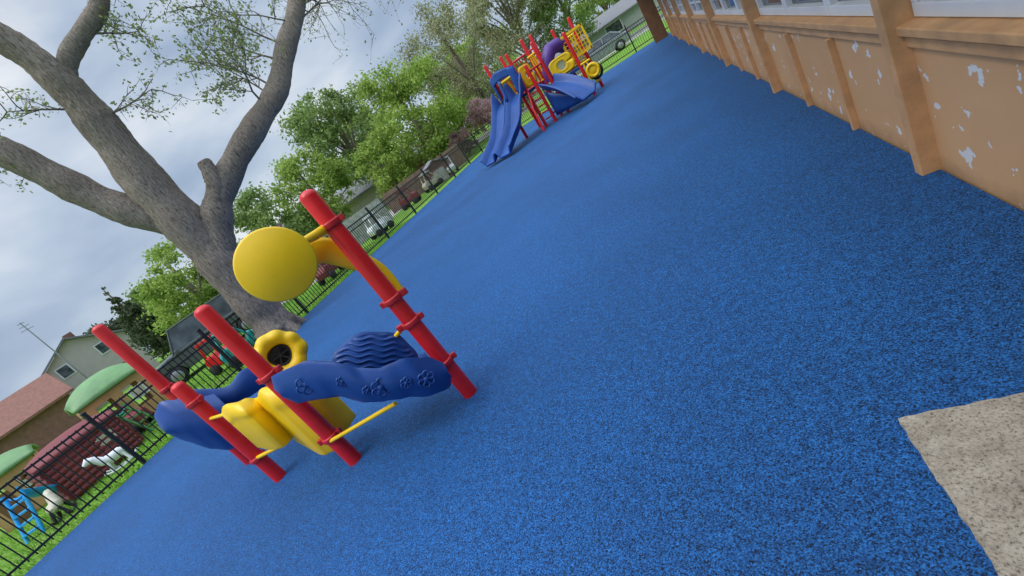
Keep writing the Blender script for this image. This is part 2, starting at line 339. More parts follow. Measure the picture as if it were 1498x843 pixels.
# ------------------------------------------------------------------ building
bld=empty('school_building',(1.02,10,0),'tan single storey building with peeling paint and white windows','building')
def bchild(mb,name,mat,par=bld,**k):
    o=mb.obj(name,mat,**k); o.parent=par; o.matrix_parent_inverse=Matrix.Translation((-1.02,-10,0)) if par is bld else Matrix.Identity(4); return o
Y0,Y1=-3.0,21.4
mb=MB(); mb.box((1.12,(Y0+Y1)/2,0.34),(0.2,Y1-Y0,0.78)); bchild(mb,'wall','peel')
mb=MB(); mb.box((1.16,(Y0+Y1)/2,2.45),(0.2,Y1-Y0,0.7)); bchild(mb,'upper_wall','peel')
mb=MB(); mb.box((2.9,(Y0+Y1)/2,2.89),(5.6,Y1-Y0+1.2,0.16)); bchild(mb,'roof','roof_grey')
mb=MB(); mb.box((1.025,(Y0+Y1)/2,0.765),(0.10,Y1-Y0,0.045)); bchild(mb,'window_sill','trim',bevel=0.006)
mb=MB(); mb.box((1.012,(Y0+Y1)/2,0.70),(0.025,Y1-Y0,0.05)); bchild(mb,'trim_board','trim',bevel=0.004)
posts=[2.77+2.93*i for i in range(-2,7)]
for i,y in enumerate(posts):
    mb=MB(); mb.box((1.0,y,1.42),(0.13,0.075,2.9)); bchild(mb,'post','trim',bevel=0.006)
    if y+2.93<Y1+0.3:
        for j in(1,2):
            mb=MB(); mb.box((1.0,y+2.93*j/3,0.31),(0.042,0.035,0.72)); bchild(mb,'batten','trim',bevel=0.004)
        for j in range(3):
            a=y+0.04+ (2.85/3)*j+0.005; b=a+2.85/3-0.01; c=(a+b)/2
            fr=MB(); 
            fr.box((1.075,c,0.825),(0.06,b-a,0.065)); fr.box((1.075,c,2.06),(0.06,b-a,0.08))
            fr.box((1.075,a+0.025,1.44),(0.06,0.05,1.165)); fr.box((1.075,b-0.025,1.44),(0.06,0.05,1.165))
            fr.box((1.078,c,1.02),(0.04,b-a-0.104,0.035))
            wd=bchild(fr,'window','white',bevel=0.004)
            gl=MB(); gl.box((1.095,c,1.448),(0.012,b-a-0.10,1.17)); bchild(gl,'pane','glass',wd)
            if (i+j)%3!=1:
                bl=MB(); bl.box((1.088,c,1.75),(0.004,b-a-0.1,0.5)); bchild(bl,'blind','curtain',wd)
mb=MB(); mb.box((0.62,22.3,1.5),(0.55,0.5,3.1)); top(mb.obj('timber_column','brown_post',bevel=0.01),'dark brown timber column at the end of the building','column')
# ------------------------------------------------------------------ fence
fp=MB(); 
nP=22
for i in range(nP):
    x=0.03+ (2.4)*(i+0.5)/nP
    fp.box((x,0,0.62),(0.016,0.016,1.08))
rl=MB()
for z in(1.13,0.98,0.14): rl.box((1.2,0,z),(2.34,0.03,0.035))
ps=MB(); ps.box((0,0,0.62),(0.06,0.06,1.34)); ps.box((0,0,1.30),(0.075,0.075,0.02)); ps.add([(-.03,-.03,1.31),(.03,-.03,1.31),(.03,.03,1.31),(-.03,.03,1.31),(0,0,1.345)],[(0,1,4),(1,2,4),(2,3,4),(3,0,4)])
G1='black metal fence panels'
e0=empty('metal_fence',(-10.12,-1.4,-0.02),'black metal picket fence panel standing on the lawn edge','fence',G1,rz=R(90))
pk=fp.obj('picket_infill','black',e0); r0=rl.obj('rail','black',e0); p0=ps.obj('post','black',e0)
locs=[(-10.12,-1.4+2.4*i,R(90)) for i in range(1,11)]+[(-10.12+2.4*i,25.0,0) for i in range(0,5)]
for x,y,a in locs:
    e=e0.copy(); e.location=(x,y,-0.02); e.rotation_euler=(0,0,a); COL.objects.link(e)
    for q in(pk,r0,p0):
        c=q.copy(); c.parent=e; COL.objects.link(c)
# ------------------------------------------------------------------ big tree
T0=Vector((-9.62,7.15,0)); sx=Vector((0.6,0.8,0)); dn=Vector((-0.8,0.6,0))
def tp(s,z,d=0): p=sx*s+dn*d; return Vector((p.x,p.y,z))
bt=empty('shade_tree',T0,'large grey barked tree forking low beside black fence','tree')
rr=random.Random(3)
def dens(pts,rads,k=6):
    P_=[Vector(p) for p in pts]; out=[];ro=[]
    for i in range(len(P_)-1):
        a=P_[max(0,i-1)];b=P_[i];c=P_[i+1];d=P_[min(len(P_)-1,i+2)]
        for j in range(k):
            t=j/k; out.append(0.5*((2*b)+(c-a)*t+(2*a-5*b+4*c-d)*t*t+(-a+3*b-3*c+d)*t**3)); ro.append(rads[i]+(rads[i+1]-rads[i])*t)
    out.append(P_[-1]); ro.append(rads[-1]); return out,ro
tk=MB()
def limb(pts,rads,seg=24,jit=0.035):
    a,b=dens(pts,[x*1.06 for x in rads],9); b=[x*(1+0.05*math.sin(i*.6)+rr.uniform(-.015,.015)) for i,x in enumerate(b)]
    tk.tube(a,b,seg,jit,rr)
limb([tp(-.28,-.15),tp(-.26,.15),tp(-.22,.6),tp(-.2,1.3),tp(-.12,2.3),tp(-.1,3.3),tp(-.1,4.3),tp(0,5.4),tp(.05,6.2),tp(-.02,7.0),tp(-.25,7.7),tp(-.6,8.8)],[.56,.46,.41,.40,.42,.42,.38,.34,.30,.26,.23,.16],32)
limb([tp(-.05,2.2,-.1),tp(.35,2.85,-.15),tp(.7,3.25,-.2),tp(1.4,3.7,-.25),tp(2.4,4.2,-.2),tp(3.4,4.7),tp(4.2,5.4,.2),tp(5.2,6.2,.3),tp(5.9,7.2,.4)],[.25,.31,.28,.26,.25,.23,.22,.20,.15])
limb([tp(-.1,3.1,.1),tp(-.5,3.7,.2),tp(-.95,4.45,.3),tp(-1.25,5.2,.35),tp(-1.6,6.1,.4),tp(-2.2,7.3,.5)],[.22,.30,.29,.28,.25,.18])
limb([tp(.02,6.2),tp(.35,6.75),tp(.9,7.1),tp(1.6,7.5),tp(2.2,8.4)],[.13,.16,.16,.15,.10],16)
limb([tp(.55,3.1,-.2),tp(.85,3.45,-.35),tp(.98,3.85,-.4),tp(1.0,4.05,-.4)],[.2,.18,.15,.11],14,.10)
for a in range(7):
    an=a*0.9; p=tp(-.27,0)
    tk.tube([p+Vector((math.cos(an)*.3,math.sin(an)*.3,.45)),p+Vector((math.cos(an)*.45,math.sin(an)*.45,.10)),p+Vector((math.cos(an)*.62,math.sin(an)*.62,-.1))],[.12,.14,.08],10)
tk.obj('trunk','bark',bt)
tw=MB(); lv=[]
def grow(p,d,ln,r,depth,leafy,br=1):
    pts=[p];q=p.copy();dd=d.normalized()
    for i in range(4):
        dd=(dd+Vector((rr.gauss(0,.22),rr.gauss(0,.22),rr.gauss(0,.16)))).normalized(); q=q+dd*ln/4; pts.append(q.copy())
        if depth>0:
            for _ in range(br if depth>1 else 1):
                nd=(dd+Vector((rr.gauss(0,.75),rr.gauss(0,.75),rr.gauss(0,.6)-.05))).normalized(); grow(q.copy(),nd,ln*rr.uniform(.4,.62),r*.5,depth-1,leafy,br)
        if depth<=1:
            for _ in range(leafy): lv.append(tuple(q+Vector((rr.gauss(0,.07),rr.gauss(0,.07),rr.gauss(0,.06)))))
    tw.tube(pts,[r,r*.85,r*.65,r*.5,r*.3],4)
for (s,z,d,ds,dz,dd_,ln,lf) in [
  (2.9,4.5,-.1,-.4,1,-.3,1.6,3),(3.4,4.7,0,-.9,.7,.3,1.8,3),(3.2,4.6,0,-.3,1,.6,1.5,3),(4.0,5.2,.1,-.8,.8,0,1.9,3),(4.3,5.5,.2,-.6,1,.5,1.9,3),(4.8,5.9,.2,-.9,.4,-.4,1.6,2),
  (4.6,5.7,.2,1,.1,.2,2.4,1),(5.1,6.1,.3,1,-.1,-.3,2.6,1),(5.4,6.5,.3,1,.2,.4,2.6,1),(5.7,6.9,.4,1,0,0,2.8,1),(5.9,7.2,.4,.5,1,0,2.0,1),(5.6,6.8,.3,1,-.3,.5,2.4,1),(5.3,6.4,.3,1,-.1,-.1,2.9,1),
  (-.1,6.0,0,-.6,.5,-.3,1.0,1),(0,7,0,-.6,.6,0,1.4,1),(.9,7.1,0,.6,-.2,-.3,1.0,2),(1.3,7.3,0,.7,.5,.3,1.3,2),(1.6,7.5,0,1,.1,0,1.4,2),
  (-1.3,5.3,.3,-.5,.8,.3,1.1,1),(-1.6,6.1,.4,-.9,.5,0,1.6,1),(0.05,5.6,0,.9,.1,-.2,1.2,1),(2.2,8.4,0,.6,.8,0,1.6,1),(-.6,8.8,0,-.3,1,0,1.8,1)]:
    grow(tp(s,z,d),sx*ds+dn*dd_+Vector((0,0,dz)),ln,.026,2,lf, 2)
tw.obj('branches','bark',bt)
leaves_mesh('crown','leaf_young',bt,lv,0.038,np.random.default_rng(8))
# ------------------------------------------------------------------ near play structure
pd=empty('play_structure',(-3.2,2.0,0),'red blue and yellow toddler play structure on blue rubber','play equipment')
PO=Vector((-3.2,2.0,0))
def part(mb,name,mat,par=pd,**k):
    o=mb.obj(name,mat,**k); o.parent=par
    if par is pd: o.matrix_parent_inverse=Matrix.Translation(-PO)
    return o
PD=P(-42.3,2.94,0);PC=P(-58.6,3.50,0);PB=P(-65.1,4.48,0);PA=P(-65.8,5.6,0)
PR=0.056
def post(p,h,clamps,pr=PR):
    mb=MB(); mb.tube([p+Vector((0,0,-.02)),p+Vector((0,0,.3)),p+Vector((0,0,h-pr*.75))],pr,28,dome=True); po=part(mb,'post','red')
    for z,an in clamps:
        c=MB(); c.tube([p+Vector((0,0,z-.022)),p+Vector((0,0,z-.016)),p+Vector((0,0,z+.016)),p+Vector((0,0,z+.022))],[pr+.006,pr+.014,pr+.014,pr+.006],28)
        d=Vector((math.cos(an),math.sin(an),0))
        c.box(p+d*(pr+.03)+Vector((0,0,z)),(.05,.035,.045),an); c.box(p-d*(pr+.02)+Vector((0,0,z)),(.04,.03,.04),an)
        c.tube([p+d*(pr+.035)+Vector((-d.y,d.x,0))*(-.025)+Vector((0,0,z)),p+d*(pr+.035)+Vector((-d.y,d.x,0))*.025+Vector((0,0,z))],.008,8)
        o=part(c,'clamp','red_dark',bevel=.003); o.parent=po; o.matrix_parent_inverse=Matrix.Identity(4)
    return po
post(PD,1.74,[(1.50,R(200)),(.90,R(20)),(.70,R(200)),(.32,R(215))])
post(PC,1.55,[(.92,R(20)),(.28,R(200))])
post(PB,1.19,[(.98,R(180)),(.28,R(0))])
post(PA,1.95,[(1.12,R(0)),(.5,R(0))])
def disc(c,nrm,rad,th,mb,seg=48):
    nrm=nrm.normalized(); a=nrm.cross(Vector((0,0,1))).normalized(); b=nrm.cross(a)
    rings=[(.0001,-1),(.955,-1),(1,-.5),(1,.5),(.955,1),(.0001,1)]
    vs=[];fs=[]
    for q,(k,t) in enumerate(rings):
        for i in range(seg):
            an=2*math.pi*i/seg; vs.append(c+a*math.cos(an)*rad*k+b*math.sin(an)*rad*k+nrm*t*th/2)
    for q in range(len(rings)-1):
        for i in range(seg):
            j=(i+1)%seg; fs.append((q*seg+i,q*seg+j,(q+1)*seg+j,(q+1)*seg+i))
    mb.add(vs,fs,True)
dc=P(-49.9,2.72,1.49); nrm=(Vector((0,0,1.5))-dc)+Vector((.15,-.5,0.1))
mb=MB(); disc(dc,nrm,.205,.035,mb); dk=part(mb,'disc_panel','yellow')
mb=MB(); mb.tube([dc-nrm.normalized()*.02+Vector((.12,.12,.02)),P(-44.6,2.86,1.50),P(-43.2,2.92,1.5)],[.022,.028,.028],12); part(mb,'disc_bracket','yellow')
cent=[P(-46.2,3.0,1.43),P(-44.6,3.05,1.38),P(-43.0,3.06,1.25),P(-41.3,3.06,1.08),P(-41.0,3.02,.88)]
cc,wr=dens(cent,[.07,.08,.065,.038,.018],6)
mb=MB()
def armf(u,v):
    i=min(len(cc)-1,int(round(u*(len(cc)-1)))); p=cc[i]; q=cc[max(0,i-1)];q2=cc[min(len(cc)-1,i+1)]
    t=(q2-q).normalized(); vd=Vector((0,0,1.5))-p; s_=t.cross(vd).normalized(); return p+s_*wr[i]*(v*2-1)+vd.normalized()*.02*math.sin(v*math.pi)
mb.grid(armf,len(cc)-1,6); part(mb,'yellow_arm','yellow',solid=.03)
TOP=[(-58.9,.84),(-58.2,.93),(-55,.93),(-52.8,.84),(-51,.71),(-49,.63),(-46.5,.60),(-44,.48),(-42.9,.36)]
BOT=[(-58.9,.78),(-58.2,.68),(-55,.65),(-52.8,.50),(-51,.44),(-49,.39),(-46.5,.29),(-44,.22),(-42.9,.27)]
RR=[(-58.9,3.36),(-55,3.02),(-52,2.86),(-49,2.78),(-46,2.76),(-42.9,2.84)]
def pf(az,v,off=0):
    zt=interp(az,TOP);zb=interp(az,BOT); r=interp(az,RR)-.05*math.sin(math.pi*v)-off; return P(az,r,zb+(zt-zb)*v)
mb=MB(); mb.grid(lambda u,v:pf(-58.9+16*u,v),48,10); fpn=part(mb,'side_panel','blue',solid=.045,bevel=.012)
fpn['label']='blue sculpted side panel with embossed flower shapes'
for az,v,sz in [(-56.5,.5,.065),(-53.4,.55,.035),(-50.6,.45,.06),(-47.9,.5,.035),(-45.6,.5,.055),(-52.0,.35,.03)]:
    c=pf(az,v,.025); nd=Vector((-c.x,-c.y,0)).normalized(); a=Vector((-nd.y,nd.x,0)); mb=MB()
    for k in range(6):
        an=k*math.pi/3; q=c+a*math.cos(an)*sz*.62+Vector((0,0,1))*math.sin(an)*sz*.62
        ring=[q+a*math.cos(t*.785)*sz*.38+Vector((0,0,1))*math.sin(t*.785)*sz*.38+nd*.008 for t in range(9)]
        mb.tube(ring,.007,6)
    disc(c+nd*.008,nd,sz*.3,.02,mb,12)
    part(mb,'flower_emboss','blue')
wc=P(-49.0,3.02,.61); vd=(Vector((0,0,1.5))-wc).normalized()
la=(P(-45.2,3.1,.46)-P(-51.8,3.1,.80)).normalized(); la=(la-vd*la.dot(vd)).normalized(); sa_=vd.cross(la)
def wf(u,v):
    an=v*2*math.pi; rho=u*(1+.03*math.sin(an*7)); x=rho*math.cos(an)*.275; y=rho*math.sin(an)*.215
    rid=.009*math.sin(y*165+1.6*math.sin(x*42))*min(1,max(0,(.93-u)*12))
    return wc+la*x+sa_*y+vd*(.06*(1-u*u)+rid)
mb=MB(); mb.grid(wf,60,140); part(mb,'wave_climber','blue',solid=.02,offset=-1)
rc=P(-56.3,3.95,.91); nd=(Vector((0,0,1.5))-rc).normalized(); a=nd.cross(Vector((0,0,1))).normalized(); b=a.cross(nd)
def rf(u,v):
    an=v*2*math.pi; ro=.190+.006*math.cos(an*9)+.006*math.sin(an*4+1); ri=.100+.004*math.sin(an*3); rad=ri+(ro-ri)*u; return rc+a*math.cos(an)*rad+b*math.sin(an)*rad+nd*(.03*math.sin(u*math.pi)+.006*math.cos(an*9)*u)
mb=MB(); mb.grid(rf,8,110); fr_=part(mb,'flower_panel','yellow',solid=.035)
mb=MB(); mb.tube([rc-nd*.02+a*math.cos(t*.3927)*.085+b*math.sin(t*.3927)*.085 for t in range(17)],.016,8)
for k in range(3): 
    q=a*math.cos(k*1.047)+b*math.sin(k*1.047); mb.tube([rc-nd*.02-q*.08,rc-nd*.02+q*.08],.009,6)
disc(rc-nd*.05,nd,.098,.01,mb,24)
part(mb,'spinner','rubber')
def azband(a0,a1,r,zt,zb,bul=.06,nu=14,nv=8):
    def f(u,v):
        return P(a0+(a1-a0)*u,r-bul*math.sin(math.pi*u)-bul*.4*math.sin(math.pi*v),zb(u)+(zt(u)-zb(u))*v)
    m_=MB(); m_.grid(f,nu,nv); return m_
part(azband(-59.5,-55.0,3.82,lambda u:.82-.05*u,lambda u:.10+.05*u),'back_panel','yellow',solid=.03,bevel=.01)
ZT=[(-64.2,.82),(-63.6,.87),(-62,.82),(-61.3,.76),(-60.8,.78),(-60.2,.84),(-58.6,.80),(-57.6,.72)]
ZB=[(-64.2,.44),(-63.6,.38),(-62,.34),(-61.4,.34),(-61.0,.22),(-60.5,.13),(-58.6,.12),(-57.6,.16)]
RB=[(-64.2,4.12),(-62.7,3.92),(-61.2,4.02),(-60.2,3.72),(-59.0,3.66),(-57.6,3.82)]
def yb(u,v):
    az=-64.2+6.6*u; zt=interp(az,ZT);zb=interp(az,ZB); z=zb+(zt-zb)*v
    r=interp(az,RB)-.05*math.sin(math.pi*min(1,v*1.05))+.10*max(0,(v-.85)/.15)**2-.02*math.exp(-((v-.80)/.05)**2)
    return P(az,r,z-.03*max(0,(v-.93)/.07))
mb=MB(); mb.grid(yb,44,26); part(mb,'moulded_panel','yellow',solid=.045,bevel=.014)
TB=[(-68.4,.92),(-67.9,1.04),(-66.9,1.10),(-66,1.04),(-65,.95),(-63.5,.88)]
BB=[(-68.4,.84),(-67.9,.68),(-67.0,.48),(-66,.37),(-65,.36),(-63.5,.44)]
def tf(u,v):
    az=-68.4+4.9*u; zt=interp(az,TB);zb=interp(az,BB); return P(az,4.80+.30*(1-u)**2-.16*math.sin(math.pi*v)+.18*(1-v)**2,zb+(zt-zb)*v)
mb=MB(); mb.grid(tf,26,12); part(mb,'bowl_panel','blue',solid=.05,bevel=.014)
part(azband(-66,-59.0,5.1,lambda u:1.02-.24*u+.05*math.sin(u*9),lambda u:.74-.15*u,.12,26,8),'rear_panel','blue',solid=.045,bevel=.012)
def bed(u,v):
    p=P(-67.2,5.0,.66).lerp(P(-61,4.3,.40),u); q=P(-65.2,5.3,.68).lerp(P(-59.6,4.6,.44),u); r_=p.lerp(q,v); r_.z-=.08*math.sin(math.pi*v); return r_
mb=MB(); mb.grid(bed,10,8); part(mb,'seat_shell','blue',solid=.03)
def bar(p,q,r=.014,mat='yellow'):
    mb=MB(); mb.tube([p,q],r,12,dome=False); part(mb,'bar',mat)
bar(P(-59.0,3.45,.27),P(-50.6,2.86,.36),.015)
bar(P(-65.2,4.44,.29),P(-62.6,4.0,.34),.016)
bar(PD+Vector((-.05,0,.70)),P(-46,3.08,.64),.016)
bar(PB+Vector((0.03,-.03,.80)),P(-64,4.1,.80),.014)
bar(PC+Vector((0,0,.28)),P(-58.5,3.8,.3),.014)
bar(P(-41.0,3.02,.90),PD+Vector((0.02,0.02,.9)),.018)
mb=MB(); 
def deckf(u,v): return P(-57.5,3.3,.66).lerp(P(-45.5,2.9,.30),u).lerp(P(-56,3.75,.66).lerp(P(-43.5,3.25,.34),u),v)-Vector((0,0,.05*math.sin(math.pi*v)))
mb.grid(deckf,12,6); part(mb,'slide_bed','blue',solid=.03)
# ------------------------------------------------------------------ far play structure
fo=Vector((-3.8,17.2,0)); fs_=empty('play_structure',fo,'large multicoloured climbing frame with twin blue slides','play equipment')
def fpart(mb,name,mat,**k):
    o=mb.obj(name,mat,**k); o.parent=fs_; o.matrix_parent_inverse=Matrix.Translation(-fo); return o
fposts=[(-5.0,16.9,2.9),(-4.05,16.55,2.75),(-4.6,17.85,2.9),(-3.55,17.4,2.9),(-3.2,17.0,2.6),(-2.15,17.2,2.25),(-2.6,18.3,2.6),(-3.35,18.2,2.9),(-1.9,18.2,2.6),(-3.65,16.5,2.1)]
for x,y,h in fposts:
    mb=MB(); mb.tube([(x,y,-.02),(x,y,1),(x,y,h)],.062,12,dome=True); fpart(mb,'post','red')
mb=MB(); mb.prism([(-5.0,16.9),(-4.05,16.55),(-3.55,17.4),(-4.6,17.85)],(0,0,1.3),(1,0,0),(0,1,0),(0,0,.09)); fpart(mb,'deck','blue')
mb=MB(); mb.prism([(-3.2,17.0),(-2.15,17.2),(-1.9,18.2),(-2.6,18.3),(-3.35,18.2),(-3.55,17.4)],(0,0,1.0),(1,0,0),(0,1,0),(0,0,.09)); fpart(mb,'deck','blue')
sd=Vector((-.45,-.89,0)).normalized(); sp_=Vector((-sd.y,sd.x,0))
def chute(top_,ln,hw_=.40):
    def f(u,v):
        x=u*ln; z=1.40*(1-u)**1.2+.14+.11*math.sin(u*math.pi*2.6)*(1-u)*1.3; w_=(v*2-1); wall=max(0,abs(w_)-.62)/.38
        return top_+sd*(x+.02)+sp_*w_*hw_+Vector((0,0,z+wall**.8*(.26+.30*max(0,.2-u)/.2)-.04))
    m_=MB(); m_.grid(f,32,20); return m_
tl=Vector((-4.98,16.86,0)); tr_=Vector((-4.24,16.56,0))
fpart(chute(tl,2.25),'slide','blue_slide',solid=.07,bevel=.02)
fpart(chute(tr_,2.25),'slide','blue_slide',solid=.07,bevel=.02)
mb=MB()
A_=Vector((-5.1,16.9,0));B_=Vector((-3.98,16.5,0))
def hood(u,v):
    p=A_.lerp(B_,u); k=math.sin(u*math.pi); return p+sd*(.45*k*(1-v*.45)+.04)+Vector((0,0,1.5+.85*v+.16*k*v))
for seg_ in((0,.17),(.83,1)):
    mb.grid(lambda u,v:hood(seg_[0]+(seg_[1]-seg_[0])*u,v),4,8)
mb.grid(lambda u,v:hood(u,.70+.30*v),16,5); mb.grid(lambda u,v:hood(.46+.08*u,.0+.7*v),3,5)
fpart(mb,'slide_hood','blue_slide',solid=.06)
def rails(p,q,z0,z1,n_,mat='yellow',nm='railing',r=.028):
    p=Vector(p);q=Vector(q); mb=MB()
    for z in(z0,z1): mb.tube([p+Vector((0,0,z)),q+Vector((0,0,z))],r*1.3,8)
    for i in range(1,n_): 
        t=p.lerp(q,i/n_); mb.tube([t+Vector((0,0,z0)),t+Vector((0,0,z1))],r,6)
    fpart(mb,nm,mat)
def panel(p,q,z0,z1,mat,nm='panel',hole=.0):
    p=Vector(p);q=Vector(q); c=(p+q)/2; d=(q-p); n_=Vector((-d.y,d.x,0)).normalized(); hw_=d.length/2; d=d.normalized(); zc_=(z0+z1)/2; hz=(z1-z0)/2
    def f(u,v):
        an=v*2*math.pi; cx=math.copysign(abs(math.cos(an))**.45,math.cos(an)); cy=math.copysign(abs(math.sin(an))**.45,math.sin(an)); ri=hole
        x=(ri*math.cos(an)*min(hw_,hz))*(1-u)+cx*hw_*u; z=(ri*math.sin(an)*min(hw_,hz))*(1-u)+cy*hz*u; return c+d*x+Vector((0,0,zc_+z))+n_*.02*math.sin(u*math.pi)
    m_=MB(); m_.grid(f,4,32); fpart(m_,nm,mat,solid=.06)
rails((-4.9,16.9,0),(-4.1,16.6,0),1.5,2.1,4,'yellow','railing',.045)
panel((-3.98,16.6,0),(-3.68,17.2,0),1.45,2.2,'yellow','panel',.3)
rails((-5.0,17.0,0),(-4.6,17.8,0),1.42,2.3,5,'red')
rails((-3.62,17.35,0),(-3.25,17.05,0),1.4,2.3,4,'yellow')
panel((-3.1,17.03,0),(-2.25,17.2,0),1.15,1.75,'yellow','panel',.5)
rails((-2.6,18.3,0),(-1.9,18.2,0),1.15,2.1,6)
rails((-4.55,17.85,0),(-3.4,18.15,0),1.4,2.5,7,'red')
rails((-3.6,16.55,0),(-3.25,16.95,0),.3,1.9,3,'red','ladder',.025)
mb=MB()
for i in range(8): mb.box((-2.38+.11*i,17.75,1.80),(.022,.03,.80)); 
for i in range(6): mb.box((-2.0,17.75,1.48+.13*i),(.76,.025,.022))
mb.box((-2.0,17.75,2.2),(.86,.06,.08));mb.box((-2.0,17.75,1.40),(.86,.06,.08)); mb.box((-2.42,17.75,1.8),(.06,.06,.88)); mb.box((-1.58,17.75,1.8),(.06,.06,.88)); fpart(mb,'grid_panel','yellow')
mb=MB(); mb.tube([(-3.3,17.2,1.2),(-3.1,17.25,1.8),(-2.85,17.5,2.1),(-2.6,17.8,2.1),(-2.4,18.1,1.9)],.24,16); fpart(mb,'tunnel','purple')
def rampf(u,v):
    p=Vector((-3.30,16.70,1.10)).lerp(Vector((-2.15,15.75,.18)),u); p.z+=.12*math.sin(u*math.pi); d=Vector((.77,-.64,0)); s_=Vector((-d.y,d.x,0)); w_=v*2-1
    return p+s_*w_*(.40+.14*u)+Vector((0,0,max(0,abs(w_)-.6)/.4*(.28-.05*u)))
mb=MB(); mb.grid(rampf,20,16); fpart(mb,'curved_slide','blue_slide',solid=.07,bevel=.02)
def underf(u,v):
    p=Vector((-3.5,16.45,0)).lerp(Vector((-2.45,15.95,0)),u); return p+Vector((0,0,.15+(.90-.65*u)*v))
mb=MB(); mb.grid(underf,6,4); fpart(mb,'side_panel','blue',solid=.05)
for k in range(5):
    mb=MB(); mb.tube([(-3.95,16.5,.25+.24*k),(-3.65,16.5,.25+.24*k)],.028,8); fpart(mb,'ladder_rung','red')
mb=MB(); mb.tube([(-4.0,16.4,1.35),(-4.0,15.9,.8),(-4.0,15.7,0)],.045,8); fpart(mb,'climbing_bar','red')
mb=MB(); mb.tube([(-1.8+.20*math.cos(t*.4488),16.9,.75+.20*math.sin(t*.4488)) for t in range(15)],.055,8); disc(Vector((-1.8,16.92,.75)),Vector((0,1,0)),.17,.05,mb,20); fpart(mb,'activity_wheel','yellow')
mb=MB(); mb.tube([(-1.76+.22*math.cos(t*.4488),17.05,.66+.22*math.sin(t*.4488)) for t in range(15)],.05,10); fpart(mb,'bubble_rim','rubber')
rails((-2.15,17.2,0),(-1.75,17.0,0),.35,1.1,3,'yellow')
# ------------------------------------------------------------------ houses
def house(loc,rz,w,d,hw,hr,wallm,roofm,label,wins,name='house',chim=False):
    e=empty(name,loc,label,'house',rz=rz)
    mb=MB(); mb.prism([(-w/2,-.1),(w/2,-.1),(w/2,hw),(0,hw+hr),(-w/2,hw)],(0,-d/2,0),(1,0,0),(0,0,1),(0,d,0)); wall=mb.obj('wall',wallm,e)
    mb=MB(); o=.4; sl_=hr/(w/2)
    for s_ in(-1,1):
        mb.prism([(0,hw+hr+.02),(s_*(w/2+o),hw-o*sl_+.02),(s_*(w/2+o),hw-o*sl_+.2),(0,hw+hr+.2)],(0,-d/2-o,0),(1,0,0),(0,0,1),(0,d+2*o,0))
    rf_=mb.obj('roof',roofm,e)
    if chim: mb=MB(); mb.box((w*.2,d*.1,hw+hr+.1),(.7,.7,1.6)); c=mb.obj('chimney','brown_wall',rf_)
    for (face,x,z,ww,wh) in wins:
        if face=='f': mb=MB(); mb.box((x,-d/2-.02,z),(ww+.2,.06,wh+.2)); wd=mb.obj('window','white',e); mb=MB(); mb.box((x,-d/2-.06,z),(ww,.03,wh)); mb.obj('pane','glass',wd)
        elif face=='d': mb=MB(); mb.box((x,-d/2-.03,1.0),(ww,.07,2.1)); mb.obj('door','brown_post',e)
        else:
            sx_=1 if face=='r' else -1
            mb=MB(); mb.box((sx_*(w/2+.02),x,z),(.06,ww+.2,wh+.2)); wd=mb.obj('window','white',e); mb=MB(); mb.box((sx_*(w/2+.06),x,z),(.03,ww,wh)); mb.obj('pane','glass',wd)
    return e
def face(az,r): p=P(az,r,-.05); return p, R(-az)
p,a=face(-68.9,60); house(p,a+R(8),7,10,4.3,2.0,'siding','roof_grey','beige two storey gabled house beyond the playhouses',[('f',-1.6,4.1,.8,.9),('f',1.5,4.1,.8,.9),('f',-1.6,1.2,1.6,1.2),('d',1.5,0,1,0)],chim=True)
p,a=face(-75.6,52); house(p,a+R(90),6,8,2.6,1.9,'brown_wall','roof_red','low brick house with red brown shingle roof',[('r',-2,1.4,1.2,1.1),('l',2,1.4,1.2,1.1),('f',0,1.4,1.2,1.1)])
p,a=face(-30.0,52); house(p,a+R(80),7,9,2.1,1.2,'brown_wall','roof_grey','low brown brick house among green trees',[('l',-3,1.3,1.4,1.1),('r',-3,1.3,1.4,1.1),('r',2,1.3,1.2,1.1),('f',0,1.3,1.5,1.1)])
p,a=face(-40,46); house(p,a+R(90),7,9,2.2,1.2,'siding','roof_grey','beige bungalow with grey roof behind boards',[('r',-3,1.4,1.4,1.1),('r',2,1.4,1.2,1.1)])
p,a=face(-1.6,70); house(p,a+R(80),8,12,2.3,1.3,'grey_wall','roof_grey','grey low building with wide roof across road',[('r',-5,1.4,2,1.2),('r',0,1.4,2,1.2),('r',5,1.4,2,1.2),('l',0,1.4,2,1.2)])
p,a=face(-12,74); house(p,a+R(90),8,14,2.6,1.5,'siding','roof_grey','pale bungalow beyond the road behind trees',[('r',-3,1.4,1.4,1.1),('r',2,1.4,1.2,1.1)])
def boards(az0,r0_,az1,r1_,h,mat,label,nb=40):
    mb=MB(); p=P(az0,r0_,0);q=P(az1,r1_,0); an=math.atan2(q.y-p.y,q.x-p.x)
    for i in range(nb):
        t=p.lerp(q,(i+.5)/nb); mb.box((t.x,t.y,h/2-.05+.012*(i%3)),((p-q).length/nb*.93,.03,h),an)
    o=Vector((-math.sin(an),math.cos(an),0))*.035
    for z in(.3,h*.75): mb.box(((p.x+q.x)/2+o.x,(p.y+q.y)/2+o.y,z),((p-q).length,.038,.09),an)
    top(mb.obj('board_fence',mat),label,'fence')
boards(-42.5,22,-36,24,1.3,'wood_fence','weathered pale board fence in front of low houses')
boards(-35.5,27,-24,29,1.25,'brown_fence','weathered brown board fence below green trees',50)
boards(-54,27,-45,26,1.3,'brown_fence','weathered brown board fence behind the big tree',50)
mb=MB(); p=P(-69.2,52,0); mb.tube([p,p+Vector((0,0,8.8))],[.07,.04],8)
for z_,w_ in((8.7,.5),(8.4,.7),(8.1,.9)): mb.box(p+Vector((0,0,z_)),(.04,w_,.04))
